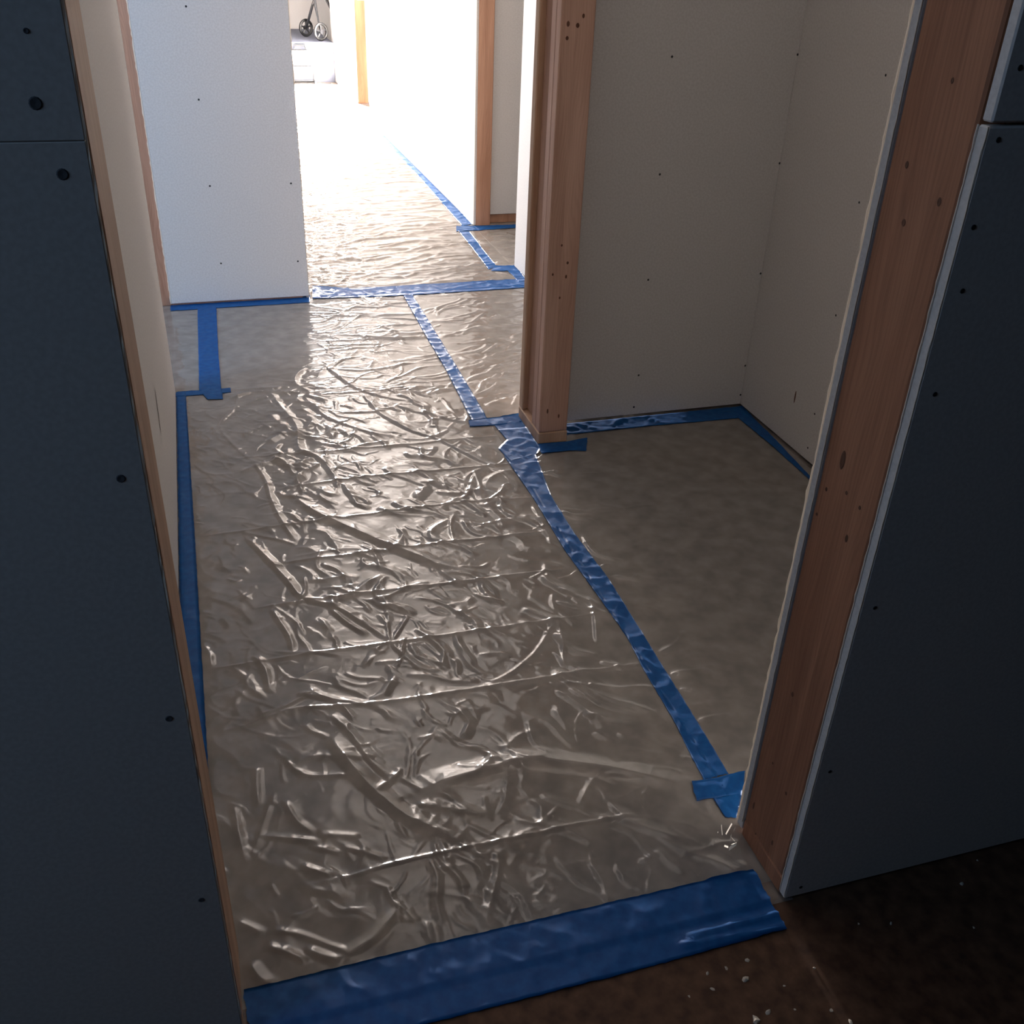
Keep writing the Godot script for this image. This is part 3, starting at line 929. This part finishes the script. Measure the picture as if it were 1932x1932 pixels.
func list_tapes() -> void:
	strip("long blue tape strip along the foot of the cream corridor wall", [XH + 0.002, ZE + 0.01, XH + 0.002, -2.3, XH + 0.002, ZF - 0.005], [-0.130, ZE + 0.01, -0.121, -2.3, -0.112, ZF - 0.005], 0.0, 1, true)
	strip("short blue tape strip crossing the foot of the wide passage tape", [332, 741, 380, 738, 435, 734], [332, 750, 380, 747, 436, 742], 0.0, 2)
	strip("wide bright blue tape strip from the partition to the corridor wall end", [373, 580, 375, 680, 376, 738, 392, 756], [408, 578, 412, 665, 417, 728, 421, 755], 0.0008, 3)
	strip("blue tape strip along the foot of the pale partition", [322, 572, 450, 566, 585, 558], [322, 588, 450, 580, 585, 572], 0.0, 4)
	strip("blue tape strip across the corridor from partition corner to white wall end", [590, 541, 662, 546, 788, 539, 947, 530, 990, 527], [590, 565, 697, 562, 780, 558, 950, 547, 990, 544], 0.0006, 5)
	strip("blue tape strip running from the cross tape to the stud post", [760, 557, 806, 640, 840, 697, 890, 795], [777, 555, 829, 640, 858, 687, 919, 790], 0.0, 6)
	strip("short blue tape strip joining the post tape ends", [884, 796, 921, 790, 982, 782], [886, 807, 935, 804, 984, 797], 0.0009, 7)
	strip("wrinkled wide blue tape strip beside the foot of the stud post", [932, 803, 956, 832, 940, 848, 962, 872], [983, 792, 1013, 838, 1020, 848, 1014, 858], 0.0006, 8)
	strip("long creased blue tape strip between corridor and closet", [951, 862, 1009, 946, 1065, 1040, 1117, 1111, 1183, 1204, 1214, 1266, 1270, 1360, 1304, 1429, 1328, 1475], [1010, 858, 1040, 938, 1085, 1010, 1148, 1094, 1217, 1205, 1258, 1272, 1311, 1357, 1352, 1425, 1374, 1462], 0.0, 9)
	strip("blue tape patch across the end of the closet tape", [1304, 1478, 1350, 1470, 1404, 1458], [1313, 1514, 1350, 1508, 1402, 1500], 0.001, 10)
	strip("short blue tape tail beside the reddish jamb", [1340, 1500, 1352, 1520, 1368, 1545], [1402, 1490, 1396, 1515, 1389, 1546], 0.0006, 11)
	strip("broad dark blue tape strip lying across the doorway", [XL + 0.004, -0.958, 0.2, -0.960, 0.5, -0.959, 0.768, -0.957], [XL + 0.010, -0.834, 0.2, -0.836, 0.5, -0.835, 0.764, -0.838], 0.0004, 12, true)
	strip("shadowed blue tape strip along the closet back wall", [1068, 800, 1240, 783, 1400, 767], [1068, 822, 1240, 804, 1397, 790], 0.0, 14)
	strip("shadowed blue tape strip along the closet side wall", [1400, 767, 1470, 839, 1560, 935], [1390, 788, 1460, 846, 1555, 932], 0.0006, 15)
	strip("dark blue tape patch in front of the stud post", [1014, 840, 1068, 836, 1108, 828], [1022, 858, 1075, 852, 1106, 853], 0.0012, 16)
	strip("pale lit blue tape strip along the glaring corridor wall", [692, 229, 728, 271, 788, 332, 872, 428], [703, 228, 746, 271, 808, 335, 892, 424], 0.0, 17)
	strip("short blue tape strip at the foot of the far stud", [861, 428, 915, 427, 974, 425], [861, 438, 915, 435, 974, 431], 0.0006, 18)
	strip("blue tape strip across the side passage mouth", [865, 437, 893, 472, 922, 510], [886, 438, 910, 470, 937, 504], 0.0, 19)
	strip("short blue tape strip before the white wall end", [934, 503, 955, 503, 974, 502], [926, 513, 950, 513, 970, 512], 0.0008, 20)
	strip("blue tape strip along the foot of the white wall end", [958, 513, 968, 522, 979, 534], [974, 503, 983, 515, 993, 529], 0.0004, 21)

# ---------------------------------------------------------------- lamp, platform, cart
func build_far_things() -> void:
	# work lamp standing on the floor, turned to the doorway
	var c := on_z(568, 110, -10.76)
	var t := thing("work_lamp", "glaring LED work lamp on a low stand beyond the partition", "lamp", Vector3(c.x, 0, -10.76))
	var y := c.y
	# the head tips back so that the beam climbs towards the ceiling
	var head := Node3D.new()
	head.name = "lamp_head"
	head.position = Vector3(0, y, -0.03)
	head.rotation.x = deg_to_rad(-20.0)
	t.add_child(head)
	box("housing", Vector3(-0.10, -0.075, -0.025), Vector3(0.10, 0.075, 0.024), M.dark_plastic, head, 0.008)
	box("lens", Vector3(-0.085, -0.06, 0.022), Vector3(0.085, 0.06, 0.03), M.lens, head, 0.002)
	var st := begin()
	add_tube(st, [Vector3(-0.06, 0.07, 0), Vector3(-0.05, 0.12, 0), Vector3(0.05, 0.12, 0), Vector3(0.06, 0.07, 0)], 0.008)
	put("handle", st.commit(), M.dark_plastic, head)
	st = begin()
	add_tube(st, [Vector3(-0.12, 0.016, 0.14), Vector3(-0.12, 0.016, -0.06), Vector3(-0.12, y, -0.03), Vector3(-0.10, y, -0.03)], 0.009)
	add_tube(st, [Vector3(0.12, 0.016, 0.14), Vector3(0.12, 0.016, -0.06), Vector3(0.12, y, -0.03), Vector3(0.10, y, -0.03)], 0.009)
	add_tube(st, [Vector3(-0.12, 0.016, -0.06), Vector3(0.12, 0.016, -0.06)], 0.009)
	put("stand", st.commit(), M.grey_metal, t)
	var l := AreaLight3D.new()
	l.name = "lamp_light"
	l.area_size = Vector2(0.17, 0.12)
	l.area_normalize_energy = true
	l.light_energy = 240.0
	l.light_color = Color(1.0, 0.965, 0.94)
	l.area_range = 30.0
	l.shadow_enabled = true
	l.position = Vector3(0, 0, 0.034)
	l.rotation.y = PI
	head.add_child(l)
	# raised platform with a cart
	var p := thing("platform", "pale blue grey raised platform against the far wall", "platform", Vector3(0.9, 0, -11.5))
	box("riser", Vector3(-0.51, 0.0, 0.61), Vector3(0.53, 0.35, 0.65), M.platform, p, 0.003)
	box("deck", Vector3(-0.51, 0.35, -0.8), Vector3(0.53, 0.365, 0.655), M.platform, p, 0.003)
	var k := thing("push_cart", "grey folding cart with spoked wheels on the raised platform", "cart", Vector3(1.33, 0.365, -10.98))
	wheel(k, Vector3(0.0, 0.085, 0.0), 0.085)
	wheel(k, Vector3(-0.10, 0.085, -0.42), 0.085)
	wheel(k, Vector3(0.22, 0.085, -0.10), 0.085)
	st = begin()
	add_tube(st, [Vector3(0.0, 0.085, -0.02), Vector3(-0.02, 0.30, -0.16), Vector3(-0.03, 0.65, -0.25), Vector3(0.0, 0.95, -0.2)], 0.013)
	add_tube(st, [Vector3(-0.10, 0.085, -0.40), Vector3(-0.04, 0.32, -0.20), Vector3(0.06, 0.60, -0.10), Vector3(0.08, 0.95, -0.1)], 0.013)
	add_tube(st, [Vector3(0.22, 0.085, -0.12), Vector3(0.10, 0.35, -0.18), Vector3(0.08, 0.95, -0.2)], 0.013)
	add_tube(st, [Vector3(0.0, 0.95, -0.2), Vector3(0.08, 0.95, -0.1), Vector3(0.08, 0.95, -0.2)], 0.013)
	put("frame", st.commit(), M.grey_metal, k)
	var j := thing("cardboard_scrap", "white board scrap leaning out from the glaring wall end", "board", Vector3(XW - 0.06, 0.0, -8.5))
	box("board", Vector3(0.0, 0.88, -0.02), Vector3(0.075, 1.12, -0.008), M.drywall, j, 0.002)

func wheel(parent: Node, c: Vector3, r: float) -> void:
	var w := Node3D.new()
	w.name = "wheel"
	w.position = c
	w.rotation.y = 0.5
	parent.add_child(w, true)
	var st := begin()
	var n := 24
	for i in n:
		var a := TAU * i / n
		var b := TAU * (i + 1) / n
		for q in 8:
			var p0 := TAU * q / 8
			var p1 := TAU * (q + 1) / 8
			var f := func(t: float, p: float) -> Vector3:
				var rr := r - 0.014 + 0.014 * cos(p)
				return Vector3(cos(t) * rr, sin(t) * rr, 0.014 * sin(p))
			var mid := Vector3(cos((a + b) / 2) * (r - 0.014), sin((a + b) / 2) * (r - 0.014), 0)
			quad(st, f.call(a, p0), f.call(b, p0), f.call(b, p1), f.call(a, p1), mid)
	put("tyre", st.commit(), M.dark_plastic, w)
	st = begin()
	for i in 5:
		var a := TAU * i / 5 + 0.3
		add_tube(st, [Vector3(cos(a) * 0.01, sin(a) * 0.01, 0), Vector3(cos(a) * (r - 0.02), sin(a) * (r - 0.02), 0)], 0.008, 6)
	add_tube(st, [Vector3(0, 0, -0.02), Vector3(0, 0, 0.02)], 0.022, 12)
	put("spokes", st.commit(), M.grey_metal, w)

# ---------------------------------------------------------------- crumbs and scraps
func crumb_mesh(r: float) -> Mesh:
	var st := begin()
	var top := Vector3(rng.randf_range(-.2, .2) * r, r * rng.randf_range(0.5, 0.9), rng.randf_range(-.2, .2) * r)
	var ring := []
	var mid := []
	var n := 7
	for i in n:
		var a := TAU * i / n
		var q := r * rng.randf_range(0.6, 1.3)
		ring.append(Vector3(cos(a) * q * 1.5, 0, sin(a) * q))
		q *= rng.randf_range(0.7, 1.0)
		mid.append(Vector3(cos(a) * q * 1.4, r * rng.randf_range(0.3, 0.55), sin(a) * q))
	for i in n:
		var k := (i + 1) % n
		quad(st, ring[i], ring[k], mid[k], mid[i], Vector3(0, -r, 0))
		tri(st, mid[i], mid[k], top, Vector3(0, -r, 0))
		tri(st, ring[i], ring[k], Vector3.ZERO, Vector3(0, r, 0))
	return st.commit()

func build_small_things() -> void:
	for p in [[1410, 1812, 5], [1406, 1848, 8], [1335, 1837, 4], [1370, 1826, 4], [1449, 1909, 6], [1426, 1926, 9], [1569, 1906, 4], [1605, 1928, 5], [1536, 1826, 3], [1344, 1866, 4], [1844, 1623, 3], [1815, 1667, 5], [1681, 1743, 4], [1620, 1743, 3], [1837, 1750, 3], [1480, 1860, 3], [1300, 1880, 3], [1500, 1905, 3]]:
		var g := fl(p[0], p[1])
		var o := put("plaster_crumb", crumb_mesh(p[2] * 0.0006), M.plaster, self, Vector3(g.x, 0.0, g.y))
		o.rotation.y = rng.randf() * TAU
		var said := "small pale plaster crumb on the brown subfloor before the doorway tape"
		if p[2] == 9: said = "largest pale plaster crumb on the brown subfloor before the doorway tape"
		elif p[2] == 8: said = "second largest plaster crumb, among small ones near the doorway tape end"
		elif p[0] > 1600: said = "tiny plaster crumb in the deep shadow along the right front wall"
		tag(o, said, "crumb", "plaster crumbs on the subfloor")
	# crumpled film scrap by the jamb
	var f := fl(1378, 1592)
	var st := begin()
	for i in 9:
		var a := Vector3(rng.randf_range(-.02, .02), rng.randf_range(0.001, 0.008), rng.randf_range(-.022, .022))
		var d := Vector3(rng.randf_range(-.016, .016), rng.randf_range(0.004, 0.016), rng.randf_range(-.016, .016))
		var w := Vector3(rng.randf_range(-.005, .005), rng.randf_range(-.002, .006), rng.randf_range(-.005, .005))
		quad(st, a, a + d, a + d + w, a + w, a - Vector3(0, 1, 0))
	var s := put("film_scrap", st.commit(), M.paper, self, Vector3(f.x, surf(f.x, f.y), f.y))
	tag(s, "crumpled whitish scrap at the foot of the reddish jamb", "scrap")
